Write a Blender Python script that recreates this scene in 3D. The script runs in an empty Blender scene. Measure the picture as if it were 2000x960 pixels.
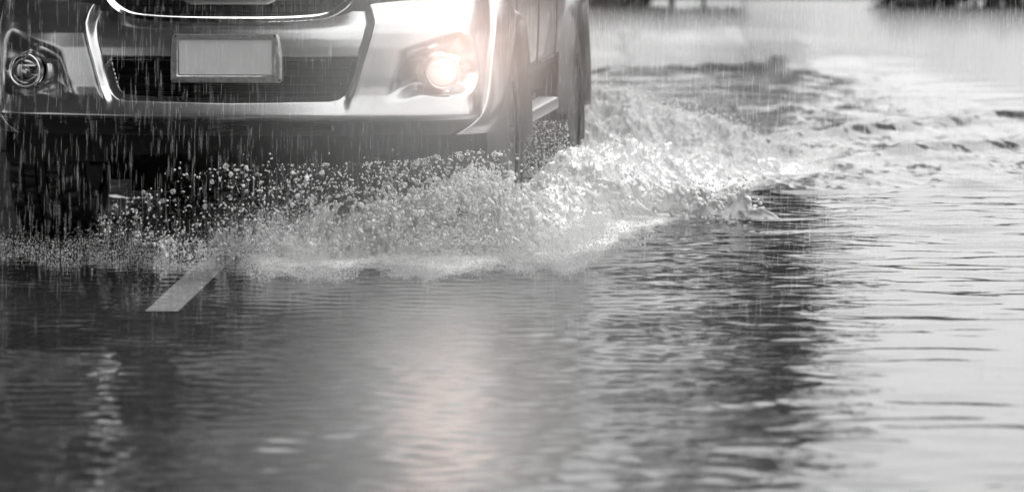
import bpy, math, random
import numpy as np

random.seed(7)
rng = np.random.default_rng(11)
R = math.radians
scene = bpy.context.scene
COL = scene.collection

# ------------------------------------------------------------------ camera, world, sun, exposure
HC = 1.14
FPX = 7700.0
PITCH = math.atan(630.0 / FPX)
cam_d = bpy.data.cameras.new('camera')
cam = bpy.data.objects.new('camera', cam_d)
COL.objects.link(cam)
cam.location = (0, 0, HC)
cam.rotation_euler = (math.pi / 2 - PITCH, 0, 0)
cam_d.sensor_width = 36
cam_d.lens = FPX / 2000 * 36
cam_d.clip_end = 3000
cam_d.dof.use_dof = True
cam_d.dof.focus_distance = 13.9
cam_d.dof.aperture_fstop = 4.0
scene.camera = cam

SUN_EL, SUN_AZ = R(50), R(18)       # azimuth measured from +Y towards +X
world = bpy.data.worlds.new('World')
scene.world = world
world.use_nodes = True
wn = world.node_tree
wn.nodes.clear()
sky = wn.nodes.new('ShaderNodeTexSky')
sky.sky_type = 'NISHITA'
sky.sun_disc = False
sky.sun_elevation = SUN_EL
sky.sun_rotation = SUN_AZ
sky.air_density = 1.0
sky.dust_density = 6.0
bw = wn.nodes.new('ShaderNodeRGBToBW')
bg = wn.nodes.new('ShaderNodeBackground')
bg.inputs['Strength'].default_value = 0.15
wo = wn.nodes.new('ShaderNodeOutputWorld')
wn.links.new(sky.outputs[0], bw.inputs[0])
# thick rain cloud over the clear-sky model: brightest overhead, a third of that at the horizon
tcw = wn.nodes.new('ShaderNodeTexCoord')
sep = wn.nodes.new('ShaderNodeSeparateXYZ')
cie = wn.nodes.new('ShaderNodeMapRange')
cie.inputs['From Min'].default_value = 0; cie.inputs['From Max'].default_value = 1
cie.inputs['To Min'].default_value = 2.9; cie.inputs['To Max'].default_value = 8.6
half = wn.nodes.new('ShaderNodeMath'); half.operation = 'MULTIPLY_ADD'; half.inputs[1].default_value = 0.16
wn.links.new(tcw.outputs['Generated'], sep.inputs[0])
wn.links.new(sep.outputs['Z'], cie.inputs[0])
wn.links.new(bw.outputs[0], half.inputs[0])
wn.links.new(cie.outputs[0], half.inputs[2])
wn.links.new(half.outputs[0], bg.inputs[0])
wn.links.new(bg.outputs[0], wo.inputs[0])

sun_d = bpy.data.lights.new('sun', 'SUN')
sun_d.energy = 0.55
sun_d.angle = R(14)
sun_d.color = (1, 0.985, 0.97)
sun = bpy.data.objects.new('sun', sun_d)
COL.objects.link(sun)
# light travels from the sun: direction towards the sun
sd = np.array([math.sin(SUN_AZ) * math.cos(SUN_EL), math.cos(SUN_AZ) * math.cos(SUN_EL), math.sin(SUN_EL)])
from mathutils import Vector, Matrix
sun.rotation_euler = Vector(sd).to_track_quat('Z', 'Y').to_euler()

scene.view_settings.view_transform = 'Standard'
scene.view_settings.look = 'None'
scene.view_settings.exposure = 1.02
scene.view_settings.gamma = 1.0
scene.cycles.use_denoising = True
scene.cycles.max_bounces = 10
scene.cycles.transparent_max_bounces = 24
scene.cycles.volume_bounces = 0
scene.cycles.transmission_bounces = 8
scene.cycles.caustics_reflective = True
scene.cycles.caustics_refractive = True
scene.cycles.sample_clamp_indirect = 1.5

# ------------------------------------------------------------------ helpers
cp, sp_ = math.cos(PITCH), math.sin(PITCH)

def pix2world(px, py, Y):
    """world point seen at photo pixel (px,py) on the plane y = Y"""
    px = np.asarray(px, float); py = np.asarray(py, float); Y = np.asarray(Y, float)
    a = (px - 1000) / FPX; b = (py - 480) / FPX
    dy = cp - b * sp_
    dz = -sp_ - b * cp
    t = Y / dy
    return np.stack(np.broadcast_arrays(a * t, Y, HC + dz * t), -1)

def world2pix(P):
    P = np.asarray(P, float)
    y = P[..., 1]; z = P[..., 2] - HC
    depth = y * cp - z * sp_
    up = y * sp_ + z * cp
    return 1000 + FPX * P[..., 0] / depth, 480 - FPX * up / depth

def ground_pt(px, py, z=0.0):
    a = (px - 1000) / FPX; b = (py - 480) / FPX
    t = (HC - z) / (sp_ + b * cp)
    return a * t, (cp - b * sp_) * t

def tag(o, label=None, cat=None, group=None, kind=None):
    if label: o['label'] = label
    if cat: o['category'] = cat
    if group: o['group'] = group
    if kind: o['kind'] = kind
    return o

def empty(name, loc=(0, 0, 0), rz=0.0, parent=None):
    o = bpy.data.objects.new(name, None)
    o.empty_display_size = 0.2
    COL.objects.link(o)
    o.location = loc
    o.rotation_euler = (0, 0, rz)
    if parent: o.parent = parent
    return o

def np_mesh(name, V, F, smooth=True):
    """V (n,3); F (m,k) constant polygon size, or a list of polygons"""
    me = bpy.data.meshes.new(name)
    V = np.asarray(V, np.float32)
    if isinstance(F, np.ndarray) and F.ndim == 2:
        m, k = F.shape
        me.vertices.add(len(V)); me.vertices.foreach_set('co', V.ravel())
        me.loops.add(m * k); me.loops.foreach_set('vertex_index', F.astype(np.int32).ravel())
        me.polygons.add(m)
        me.polygons.foreach_set('loop_start', np.arange(0, m * k, k, dtype=np.int32))
        me.polygons.foreach_set('loop_total', np.full(m, k, np.int32))
        me.update(calc_edges=True)
    else:
        me.from_pydata([tuple(v) for v in V.tolist()], [], [tuple(f) for f in F])
        me.update()
    me.validate(clean_customdata=False)
    if smooth:
        me.polygons.foreach_set('use_smooth', np.ones(len(me.polygons), bool))
    return me

def obj(name, V, F, mat, parent=None, smooth=True, loc=None):
    me = np_mesh(name, V, F, smooth)
    if mat: me.materials.append(mat)
    o = bpy.data.objects.new(name, me)
    COL.objects.link(o)
    if parent: o.parent = parent
    if loc is not None: o.location = loc
    return o

def grid_faces(nu, nv, closed_u=False, closed_v=False):
    i = np.arange(nu if closed_u else nu - 1)
    j = np.arange(nv if closed_v else nv - 1)
    I, J = np.meshgrid(i, j, indexing='ij')
    a = I * nv + J
    b = ((I + 1) % nu) * nv + J
    c = ((I + 1) % nu) * nv + (J + 1) % nv
    d = I * nv + (J + 1) % nv
    return np.stack([a, b, c, d], -1).reshape(-1, 4)

class MB:
    """collects pieces into ONE mesh"""
    def __init__(self): self.V = []; self.F = []; self.n = 0
    def add(self, V, F):
        V = np.asarray(V, float).reshape(-1, 3)
        self.F += [tuple(int(i) + self.n for i in f) for f in F]
        self.V.append(V); self.n += len(V)
        return self
    def box(self, x0, x1, y0, y1, z0, z1, bev=0.0):
        if bev <= 0:
            V = [(x, y, z) for x in (x0, x1) for y in (y0, y1) for z in (z0, z1)]
            F = [(0, 1, 3, 2), (4, 6, 7, 5), (0, 4, 5, 1), (2, 3, 7, 6), (0, 2, 6, 4), (1, 5, 7, 3)]
            return self.add(V, F)
        b = min(bev, (x1 - x0) * .49, (y1 - y0) * .49, (z1 - z0) * .49)
        # rounded in xz section, chamfered ends in y
        pts = []
        for cx, cz, a0 in ((x1 - b, z1 - b, 0), (x0 + b, z1 - b, 90), (x0 + b, z0 + b, 180), (x1 - b, z0 + b, 270)):
            for k in range(4):
                a = R(a0 + 30 * k); pts.append((cx + b * math.cos(a), cz + b * math.sin(a)))
        pts = np.array(pts); c = pts.mean(0); n = len(pts)
        rings = []
        for y, s in ((y0, b * .8), (y0 + b * .8, 0), (y1 - b * .8, 0), (y1, b * .8)):
            q = pts.copy()
            d = q - c
            q = q - np.sign(d) * np.minimum(np.abs(d), s)
            rings.append(np.column_stack([q[:, 0], np.full(n, y), q[:, 1]]))
        V = np.vstack(rings)
        F = grid_faces(4, n, closed_v=True).tolist()
        F += [tuple(range(n - 1, -1, -1)), tuple(3 * n + i for i in range(n))]
        return self.add(V, F)
    def tube(self, path, r, n=10, caps=True):
        P = np.asarray(path, float); r = np.broadcast_to(r, len(P))
        T = np.gradient(P, axis=0); T /= np.linalg.norm(T, axis=1)[:, None] + 1e-12
        up = np.array([0, 0, 1.0]) if abs(T[0][2]) < .9 else np.array([1.0, 0, 0])
        V = []
        for p, t, rr in zip(P, T, r):
            a = np.cross(t, up); a /= np.linalg.norm(a) + 1e-12
            b = np.cross(a, t)
            for k in range(n):
                th = 2 * math.pi * k / n
                V.append(p + rr * (a * math.cos(th) + b * math.sin(th)))
        F = grid_faces(len(P), n, closed_v=True).tolist()
        if caps:
            F += [tuple(range(n)), tuple((len(P) - 1) * n + k for k in range(n - 1, -1, -1))]
        return self.add(V, F)
    def build(self, name, mat, parent=None, smooth=True, loc=None):
        me = np_mesh(name, np.vstack(self.V), self.F, smooth)
        if mat: me.materials.append(mat)
        o = bpy.data.objects.new(name, me)
        COL.objects.link(o)
        if parent: o.parent = parent
        if loc is not None: o.location = loc
        return o

def autosmooth(o, ang=35):
    me = o.data
    me.polygons.foreach_set('use_smooth', np.ones(len(me.polygons), bool))
    try: me.set_sharp_from_angle(angle=R(ang))
    except Exception: pass
    return o

def flip(o):
    o.data.flip_normals(); return o

def revolve_x(profile, n=96):
    """profile list of (x, r); revolved about the X axis"""
    p = np.asarray(profile, float)
    th = np.linspace(0, 2 * math.pi, n, endpoint=False)
    V = np.stack([np.broadcast_to(p[None, :, 0], (n, len(p))),
                  np.cos(th)[:, None] * p[None, :, 1], np.sin(th)[:, None] * p[None, :, 1]], -1)
    return V, grid_faces(n, len(p), closed_u=True)

def smooth01(t):
    t = np.clip(t, 0, 1); return t * t * (3 - 2 * t)

_lat = rng.random((64, 64, 64)).astype(np.float32)
def vnoise(P):
    P = np.asarray(P, np.float32)
    i = np.floor(P).astype(np.int64); f = P - i
    f = f * f * (3 - 2 * f)
    i0 = i & 63; i1 = (i + 1) & 63
    x0, y0, z0 = i0[..., 0], i0[..., 1], i0[..., 2]
    x1, y1, z1 = i1[..., 0], i1[..., 1], i1[..., 2]
    fx, fy, fz = f[..., 0], f[..., 1], f[..., 2]
    def L(a, b, t): return a + (b - a) * t
    return L(L(L(_lat[x0, y0, z0], _lat[x1, y0, z0], fx), L(_lat[x0, y1, z0], _lat[x1, y1, z0], fx), fy),
             L(L(_lat[x0, y0, z1], _lat[x1, y0, z1], fx), L(_lat[x0, y1, z1], _lat[x1, y1, z1], fx), fy), fz)
def fbm(P, oct=4, gain=.5):
    P = np.asarray(P, np.float32); s = 0; a = 1; tot = 0
    for k in range(oct):
        s = s + a * vnoise(P + 17.3 * k); tot += a; a *= gain; P = P * 2.03
    return s / tot

# ------------------------------------------------------------------ materials
def mat(name, base=.5, rough=.5, metal=0.0, spec=.5, coat=0.0, trans=0.0, ior=1.45, bump=0.0, bscale=50.0, var=0.0, vscale=6.0, tint=(1, 1, 1), stretch=None, emit=0.0, emit_col=(1, 1, 1)):
    m = bpy.data.materials.new(name); m.use_nodes = True
    nt = m.node_tree; b = nt.nodes['Principled BSDF']
    col = tuple(base * t for t in tint) + (1,)
    b.inputs['Base Color'].default_value = col
    b.inputs['Roughness'].default_value = rough
    b.inputs['Metallic'].default_value = metal
    b.inputs['Specular IOR Level'].default_value = spec
    b.inputs['Coat Weight'].default_value = coat
    b.inputs['Coat Roughness'].default_value = .04
    b.inputs['Transmission Weight'].default_value = trans
    b.inputs['IOR'].default_value = ior
    if emit:
        b.inputs['Emission Color'].default_value = tuple(emit_col) + (1,)
        b.inputs['Emission Strength'].default_value = emit
    if bump or var:
        tc = nt.nodes.new('ShaderNodeTexCoord')
        mp = nt.nodes.new('ShaderNodeMapping')
        nt.links.new(tc.outputs['Object'], mp.inputs[0])
        if stretch: mp.inputs['Scale'].default_value = stretch
    if bump:
        n = nt.nodes.new('ShaderNodeTexNoise'); n.inputs['Scale'].default_value = bscale; n.inputs['Detail'].default_value = 4
        bp = nt.nodes.new('ShaderNodeBump'); bp.inputs['Strength'].default_value = bump; bp.inputs['Distance'].default_value = .01
        nt.links.new(mp.outputs[0], n.inputs['Vector']); nt.links.new(n.outputs[0], bp.inputs['Height']); nt.links.new(bp.outputs[0], b.inputs['Normal'])
    if var:
        n2 = nt.nodes.new('ShaderNodeTexNoise'); n2.inputs['Scale'].default_value = vscale; n2.inputs['Detail'].default_value = 5
        nt.links.new(mp.outputs[0], n2.inputs['Vector'])
        rp = nt.nodes.new('ShaderNodeMapRange')
        rp.inputs['From Min'].default_value = .3; rp.inputs['From Max'].default_value = .7
        rp.inputs['To Min'].default_value = 1 - var; rp.inputs['To Max'].default_value = 1 + var
        mx = nt.nodes.new('ShaderNodeVectorMath'); mx.operation = 'SCALE'
        mx.inputs[0].default_value = col[:3]
        nt.links.new(n2.outputs[0], rp.inputs[0]); nt.links.new(rp.outputs[0], mx.inputs['Scale']); nt.links.new(mx.outputs[0], b.inputs['Base Color'])
    return m

M = {}
def paint_mat():
    """silver metallic paint under wet clear coat, with beads of rain standing on it"""
    m = mat('silver_paint', .60, .25, .93, coat=.45)
    nt = m.node_tree; b = nt.nodes['Principled BSDF']
    tc = nt.nodes.new('ShaderNodeTexCoord')
    v = nt.nodes.new('ShaderNodeTexVoronoi'); v.inputs['Scale'].default_value = 95
    rp = nt.nodes.new('ShaderNodeMapRange')
    rp.inputs['From Min'].default_value = .12; rp.inputs['From Max'].default_value = .32
    rp.inputs['To Min'].default_value = 1; rp.inputs['To Max'].default_value = 0
    n = nt.nodes.new('ShaderNodeTexNoise'); n.inputs['Scale'].default_value = 9
    cr = nt.nodes.new('ShaderNodeMapRange'); cr.inputs['From Min'].default_value = .5; cr.inputs['From Max'].default_value = .62
    mu = nt.nodes.new('ShaderNodeMath'); mu.operation = 'MULTIPLY'
    bp = nt.nodes.new('ShaderNodeBump'); bp.inputs['Strength'].default_value = .22; bp.inputs['Distance'].default_value = .002
    for a in (v, n): nt.links.new(tc.outputs['Object'], a.inputs['Vector'])
    nt.links.new(v.outputs['Distance'], rp.inputs[0]); nt.links.new(n.outputs[0], cr.inputs[0])
    nt.links.new(rp.outputs[0], mu.inputs[0]); nt.links.new(cr.outputs[0], mu.inputs[1])
    nt.links.new(mu.outputs[0], bp.inputs['Height'])
    nt.links.new(bp.outputs[0], b.inputs['Coat Normal'])
    return m
M['paint'] = paint_mat()
M['chrome'] = mat('chrome', .82, .06, 1.0, bump=.02, bscale=120)
M['black'] = mat('black_plastic', .008, .6, spec=.25, bump=.1, bscale=200)
M['dark'] = mat('dark_grey_plastic', .045, .35, bump=.05, bscale=150)
M['valance'] = mat('valance_plastic', .05, .4, bump=.1, bscale=90)
M['rubber'] = mat('tyre_rubber', .022, .42, bump=.25, bscale=60)
M['under'] = mat('underbody', .012, .7, bump=.3, bscale=20)
M['alloy'] = mat('alloy', .5, .3, .9)
M['plate'] = mat('number_plate_white', .62, .35, var=.06, vscale=14)
M['plateframe'] = mat('plate_frame_metal', .42, .28, .75, var=.25, vscale=60, bump=.15, bscale=90)
M['glass'] = mat('lamp_glass', .95, .03, 0, trans=1.0, ior=1.3)
M['window'] = mat('tinted_window', .015, .04, coat=.6)
M['housing'] = mat('headlight_housing', .10, .25, .8)
M['reflector'] = mat('lamp_reflector', .75, .12, 1.0)
M['bulb'] = mat('lamp_bulb', .9, .2, emit=.55, emit_col=(1, .86, .78))
M['litlens'] = mat('lit_lamp_glass', .9, .15, trans=.6, ior=1.3, emit=.04, emit_col=(1, .88, .82))
M['flank_shade'] = mat('flank_shade_dark', .05, .28, coat=.5, bump=.04, bscale=150)  # dark colour standing in for shade on the silver flares and lower flank
M['steel'] = mat('steel_step', .45, .3, .9, bump=.1, bscale=80)

def water_mat():
    m = bpy.data.materials.new('flood_water'); m.use_nodes = True
    nt = m.node_tree; nt.nodes.clear()
    out = nt.nodes.new('ShaderNodeOutputMaterial')
    tc = nt.nodes.new('ShaderNodeTexCoord')
    mp = nt.nodes.new('ShaderNodeMapping'); mp.inputs['Scale'].default_value = (1.0, .8, 1)
    nt.links.new(tc.outputs['Object'], mp.inputs[0])
    n1 = nt.nodes.new('ShaderNodeTexNoise'); n1.inputs['Scale'].default_value = 26; n1.inputs['Detail'].default_value = 3
    nt.links.new(mp.outputs[0], n1.inputs['Vector'])
    bp = nt.nodes.new('ShaderNodeBump'); bp.inputs['Strength'].default_value = .05; bp.inputs['Distance'].default_value = .012
    nt.links.new(n1.outputs[0], bp.inputs['Height'])
    fr = nt.nodes.new('ShaderNodeFresnel'); fr.inputs['IOR'].default_value = 1.33
    nt.links.new(bp.outputs[0], fr.inputs['Normal'])
    gl = nt.nodes.new('ShaderNodeBsdfGlossy'); gl.inputs['Roughness'].default_value = .035
    gl.inputs['Color'].default_value = (1, 1, 1, 1)
    ac = nt.nodes.new('ShaderNodeAttribute'); ac.attribute_name = 'churn'
    rr_ = nt.nodes.new('ShaderNodeMapRange'); rr_.inputs['To Min'].default_value = .035; rr_.inputs['To Max'].default_value = .22; rr_.clamp = False
    nt.links.new(ac.outputs['Fac'], rr_.inputs[0]); nt.links.new(rr_.outputs[0], gl.inputs['Roughness'])
    nt.links.new(bp.outputs[0], gl.inputs['Normal'])
    tr = nt.nodes.new('ShaderNodeBsdfTransparent'); tr.inputs['Color'].default_value = (.74, .74, .74, 1)
    df = nt.nodes.new('ShaderNodeBsdfDiffuse'); df.inputs['Color'].default_value = (.10, .10, .098, 1)
    murk = nt.nodes.new('ShaderNodeMixShader'); murk.inputs[0].default_value = .02
    nt.links.new(tr.outputs[0], murk.inputs[1]); nt.links.new(df.outputs[0], murk.inputs[2])
    mx = nt.nodes.new('ShaderNodeMixShader')
    nt.links.new(fr.outputs[0], mx.inputs[0]); nt.links.new(murk.outputs[0], mx.inputs[1]); nt.links.new(gl.outputs[0], mx.inputs[2])
    # froth: air bubbles, white all through
    at = nt.nodes.new('ShaderNodeAttribute'); at.attribute_name = 'foam'
    n2 = nt.nodes.new('ShaderNodeTexNoise'); n2.inputs['Scale'].default_value = 38; n2.inputs['Detail'].default_value = 5; n2.inputs['Roughness'].default_value = .65
    nt.links.new(mp.outputs[0], n2.inputs['Vector'])
    ad = nt.nodes.new('ShaderNodeMath'); ad.operation = 'ADD'
    nt.links.new(at.outputs['Fac'], ad.inputs[0]); nt.links.new(n2.outputs[0], ad.inputs[1])
    fm = nt.nodes.new('ShaderNodeMapRange'); fm.inputs['From Min'].default_value = .75; fm.inputs['From Max'].default_value = 1.35
    fm.inputs['To Max'].default_value = .92
    nt.links.new(ad.outputs[0], fm.inputs[0])
    fp = nt.nodes.new('ShaderNodeBsdfPrincipled'); fp.inputs['Base Color'].default_value = (.78, .78, .775, 1); fp.inputs['Roughness'].default_value = .35
    nb = nt.nodes.new('ShaderNodeBump'); nb.inputs['Strength'].default_value = .6; nb.inputs['Distance'].default_value = .02
    nt.links.new(n2.outputs[0], nb.inputs['Height']); nt.links.new(nb.outputs[0], fp.inputs['Normal'])
    mf = nt.nodes.new('ShaderNodeMixShader')
    nt.links.new(fm.outputs[0], mf.inputs[0]); nt.links.new(mx.outputs[0], mf.inputs[1]); nt.links.new(fp.outputs[0], mf.inputs[2])
    nt.links.new(mf.outputs[0], out.inputs['Surface'])
    return m
M['water'] = water_mat()
M['asphalt'] = mat('wet_asphalt', .014, .8, bump=.5, bscale=120, var=.3, vscale=30)
M['roadpaint'] = mat('road_paint', .8, .6, var=.12, vscale=25)
M['verge'] = mat('verge_grass', .05, .9, bump=.6, bscale=12, var=.3, vscale=4)
M['leaf'] = mat('leaf', .045, .6, var=.35, vscale=1.2)
M['leaf_dark'] = mat('leaf_dark', .03, .6, var=.35, vscale=1.2)
M['bark'] = mat('bark', .06, .9, bump=.8, bscale=14)

def drop_mat(name, white, trans, rough):
    m = bpy.data.materials.new(name); m.use_nodes = True
    nt = m.node_tree; b = nt.nodes['Principled BSDF']
    b.inputs['Base Color'].default_value = (white, white, white, 1)
    b.inputs['Roughness'].default_value = rough
    b.inputs['IOR'].default_value = 1.33
    b.inputs['Transmission Weight'].default_value = trans
    return m
M['drop'] = drop_mat('water_drop', .97, .85, .03)
M['spray'] = drop_mat('fine_spray', .88, .35, .2)
M['rain'] = drop_mat('rain_water', .95, .35, .05)
M['froth'] = drop_mat('churned_water', .86, .35, .10)

# ------------------------------------------------------------------ THE SETTING: road, lane marking, water
V = [(-200, -150, -.07), (200, -150, -.07), (200, 800, -.07), (-200, 800, -.07)]
road = obj('road', V, np.array([[0, 1, 2, 3]]), M['asphalt'], smooth=False)
tag(road, 'dark wet asphalt road under the flood water', 'road', kind='structure')


def lane_line():
    z = -.066
    a = np.array([ground_pt(283, 607, z), ground_pt(348, 607, z), ground_pt(440, 520, z), ground_pt(378, 520, z)])
    far0 = a[0] + (a[3] - a[0]) * 1.25; far1 = a[1] + (a[2] - a[1]) * 1.25
    n = 12; t = np.linspace(0, 1, n)
    L = a[0] + (far0 - a[0]) * t[:, None]; Q = a[1] + (far1 - a[1]) * t[:, None]
    V = np.vstack([np.column_stack([L, np.full(n, z)]), np.column_stack([Q, np.full(n, z)])])
    F = [(i, n + i, n + i + 1, i + 1) for i in range(n - 1)]
    return V, F
tag(obj('lane_marking', *lane_line(), M['roadpaint'], smooth=False), 'white painted lane dash under the shallow water', 'road marking', kind='structure')

# ---- water sheet
def geo(a, b, r0, n):
    """n steps growing from a to b, first step r0"""
    k = np.linspace(0, 1, n + 1)[1:]
    L = b - a
    p = max(1.0, math.log(abs(r0 / L)) / math.log(1 / n))
    return a + L * k ** p
xs = np.concatenate([geo(-1.7, -150, .01, 60)[::-1], np.arange(-1.7, 2.9, .0072), geo(2.9, 150, .01, 70)])
yy = [6.3]
while yy[-1] < 30: yy.append(yy[-1] + .00125 * yy[-1])
ys = np.concatenate([geo(6.3, -120, .01, 50)[::-1], np.array(yy), geo(yy[-1], 700, .05, 110)])
X, Y = np.meshgrid(xs, ys, indexing='xy')
dense = smooth01((X + 2.2) / .6) * smooth01((3.6 - X) / .9) * smooth01((Y - 5.6) / .9) * smooth01((70 - Y) / 28)

def front_line(X):
    """where the churned wake water meets the rippled water, going right from the splash"""
    return 16.35 + .34 * X + .16 * np.sin(X * 2.1 + 1) + .07 * np.sin(X * 7.3)

def wave_sum(X, Y, n, lmin, lmax, spread, slope, ang0=math.pi / 2, seed=1):
    r = np.random.default_rng(seed); h = np.zeros_like(X)
    for k in range(n):
        lam = math.exp(r.uniform(math.log(lmin), math.log(lmax)))
        an = ang0 + r.normal(0, spread)
        kk = 2 * math.pi / lam
        h += slope * math.sqrt(2 / n) / kk * np.sin(kk * (X * math.cos(an) + Y * math.sin(an)) + r.uniform(0, 6.28))
    return h

def ridge(X, Y, pts, w, h):
    pts = np.array(pts)
    yc = np.interp(X, pts[:, 0], pts[:, 1])
    env = smooth01((X - pts[0, 0]) / .3 + .0) * smooth01((pts[-1, 0] + 2 - X) / 2)
    t = (Y - yc) / w
    return h * env * np.exp(-np.where(t < 0, (t * 1.7) ** 2, t ** 2))

def water_height(X, Y):
    fl = front_line(X)
    rough_ = smooth01((Y - fl) / .35)
    patch = .45 + 1.1 * fbm(np.stack([X * .55, Y * .4, 0 * X + 3], -1), 2)
    calm_right = 1 - .75 * smooth01((X - .75) / .7) * smooth01((12.2 - Y) / 3)
    h = wave_sum(X, Y, 26, .13, .50, .38, .040, seed=4) * patch * (.08 + .92 * smooth01((X + .1) / .9)) * calm_right * (1 - rough_ * .5)
    h += wave_sum(X, Y, 14, .6, 2.2, .5, .016, seed=5)
    h += wave_sum(X, Y, 26, .055, .16, .9, .045, seed=9) * smooth01((1.0 - X) / .9) * (.55 + .45 * smooth01((X + .8) / .5)) * (.5 + patch * .5)
    h += rough_ * wave_sum(X, Y, 30, .22, 1.1, 1.0, .055, seed=6) * (1 + .25 * smooth01((Y - 21) / 12))
    n = fbm(np.stack([X * 5, Y * 3.2, 0 * X], -1), 4) - .5
    h += rough_ * n * .05 * smooth01((34 - Y) / 14)
    # wake ridges running out to the right
    h += ridge(X, Y, [(1.0, 19.3), (1.35, 20.4), (2.2, 22.0), (3.2, 23.6), (6, 27)], .36, .052) * (.75 + .5 * fbm(np.stack([X * 4, Y * 4, 0 * X + 9], -1), 3))
    h += ridge(X, Y, [(1.4, 18.6), (1.8, 19.3), (2.6, 20.3), (5, 23)], .24, .036)
    h += ridge(X, Y, [(.9, 16.85), (1.3, 16.75), (1.7, 17.0), (2.4, 17.25), (5, 17.9)], .14, .014)
    h += ridge(X, Y, [(.5, 30), (1.2, 30.5), (3, 33), (8, 36)], .7, .05)
    h += ridge(X, Y, [(-1, 40), (1.2, 41), (3, 40), (8, 44)], .9, .06)
    return h
H = water_height(X, Y) * dense
fl = front_line(X)
rough_ = smooth01((Y - fl) / .5)
nn = fbm(np.stack([X * 2.4, Y * 1.1, 0 * X + 5], -1), 4)
near_car = np.exp(-((X - .75) / .75) ** 2) * np.exp(-((Y - 17.6) / 2.0) ** 2)
rough_ = rough_ * smooth01((X + .6) / .5)
foam = rough_ * np.clip(-.02 + .75 * near_car + (nn - .5) * 1.0, 0, 1) * smooth01((36 - Y) / 14)
# churned strip under the splash: photo-traced front edge on the water
ed = np.array([ground_pt(a, b) for a, b in [(-40, 512), (100, 512), (200, 514), (300, 522), (400, 512), (460, 508), (500, 545), (560, 550), (640, 540), (760, 538), (870, 547), (1000, 528), (1100, 530), (1200, 486), (1290, 450), (1500, 385)]])
yf = np.interp(X, ed[:, 0], ed[:, 1]) + .30 * (fbm(np.stack([X * 9, 0 * X, 0 * X + 2], -1), 3) - .5)
strip = smooth01((Y - yf + .06) / .55) * smooth01((ed[-1, 0] - X) / .2) * smooth01((X + 2.0) / .2)
wst = np.interp(X, [-1.8, -1.0, -.85, -.4, .3, .8], [.25, .42, .8, 1, 1, .9])
strip2 = strip * wst * smooth01((16.6 + X * .3 - Y) / 1.5)
strip2 = strip2 * (1 - smooth01((-.25 - X) / .2) * smooth01((Y - 14.1) / .5))  # foam thinned under the truck, in place of the shade there
foam = np.maximum(foam, strip2 * (.55 + .8 * (fbm(np.stack([X * 7, Y * 3, 0 * X + 8], -1), 3) - .3)))
H += strip2 * dense * .03 * fbm(np.stack([X * 14, Y * 9, 0 * X + 4], -1), 4)
foam = np.clip(foam, 0, 1)
water = obj('water', np.stack([X, Y, H], -1).reshape(-1, 3), grid_faces(len(ys), len(xs))[:, ::-1], M['water'])
at = water.data.attributes.new('foam', 'FLOAT', 'POINT')
at.data.foreach_set('value', foam.astype(np.float32).ravel())
at = water.data.attributes.new('churn', 'FLOAT', 'POINT')
at.data.foreach_set('value', np.maximum(rough_ * .65, (.06 + .22 * smooth01((.95 - X) / .8) * smooth01((X + .9) / .5) + .65 * np.exp(-((X + .0195 * Y) / .36) ** 2)) * smooth01((16 - Y) / 1.5)).astype(np.float32).ravel())
tag(water, 'shallow flood water over the road, rippled in front and churned behind', 'water', kind='structure')
if water.data.polygons[len(water.data.polygons) // 2].normal.z < 0: water.data.flip_normals()

# ------------------------------------------------------------------ THE PICKUP
YAW = -math.atan2(732, FPX)
truck = empty('pickup_truck', (-1.009, 14.0, 0), YAW)
tag(truck, 'silver pickup truck driving through the flood water with one fog lamp lit', 'pickup truck')
TR = Matrix.Translation((-1.009, 14.0, 0)) @ Matrix.Rotation(YAW, 4, 'Z')
TRn = np.array(TR)
def loc2world(P):
    P = np.asarray(P, float); return P @ TRn[:3, :3].T + TRn[:3, 3]
def loc_pix(P): return world2pix(loc2world(P))

# plan curve of the nose, x -> right half
_pl = np.array([(0, 0), (.25, .010), (.45, .036), (.62, .080), (.74, .135), (.82, .200), (.87, .28), (.897, .38), (.908, .50), (.912, .62)])
def catmull(P, n=24):
    P = np.asarray(P, float); Q = np.vstack([2 * P[0] - P[1], P, 2 * P[-1] - P[-2]])
    out = []
    for i in range(1, len(Q) - 2):
        p0, p1, p2, p3 = Q[i - 1], Q[i], Q[i + 1], Q[i + 2]
        for t in np.linspace(0, 1, n, endpoint=False):
            out.append(.5 * (2 * p1 + (p2 - p0) * t + (2 * p0 - 5 * p1 + 4 * p2 - p3) * t * t + (3 * p1 - p0 - 3 * p2 + p3) * t ** 3))
    out.append(P[-1]); return np.array(out)
_half = catmull(np.vstack([[(-.25, .010)], _pl]))
_half = _half[_half[:, 0] >= -1e-9]; _half[0] = (0, 0)
_sl = np.concatenate([[0], np.cumsum(np.linalg.norm(np.diff(_half, axis=0), axis=1))])
_tan = np.gradient(_half, _sl, axis=0); _tan /= np.linalg.norm(_tan, axis=1)[:, None]
SMAX = _sl[-1]
def plan(s):
    """signed arc length -> point and outward normal (2D)"""
    a = np.abs(s); sg = np.sign(s) + (s == 0)
    x = np.interp(a, _sl, _half[:, 0]); y = np.interp(a, _sl, _half[:, 1])
    tx = np.interp(a, _sl, _tan[:, 0]); ty = np.interp(a, _sl, _tan[:, 1])
    return x * sg, y, ty * sg, -tx
def s_of_x(x): return np.interp(x, _half[:, 0], _sl)
def y_of_x(x): return np.interp(np.abs(x), _half[:, 0], _half[:, 1])

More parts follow.
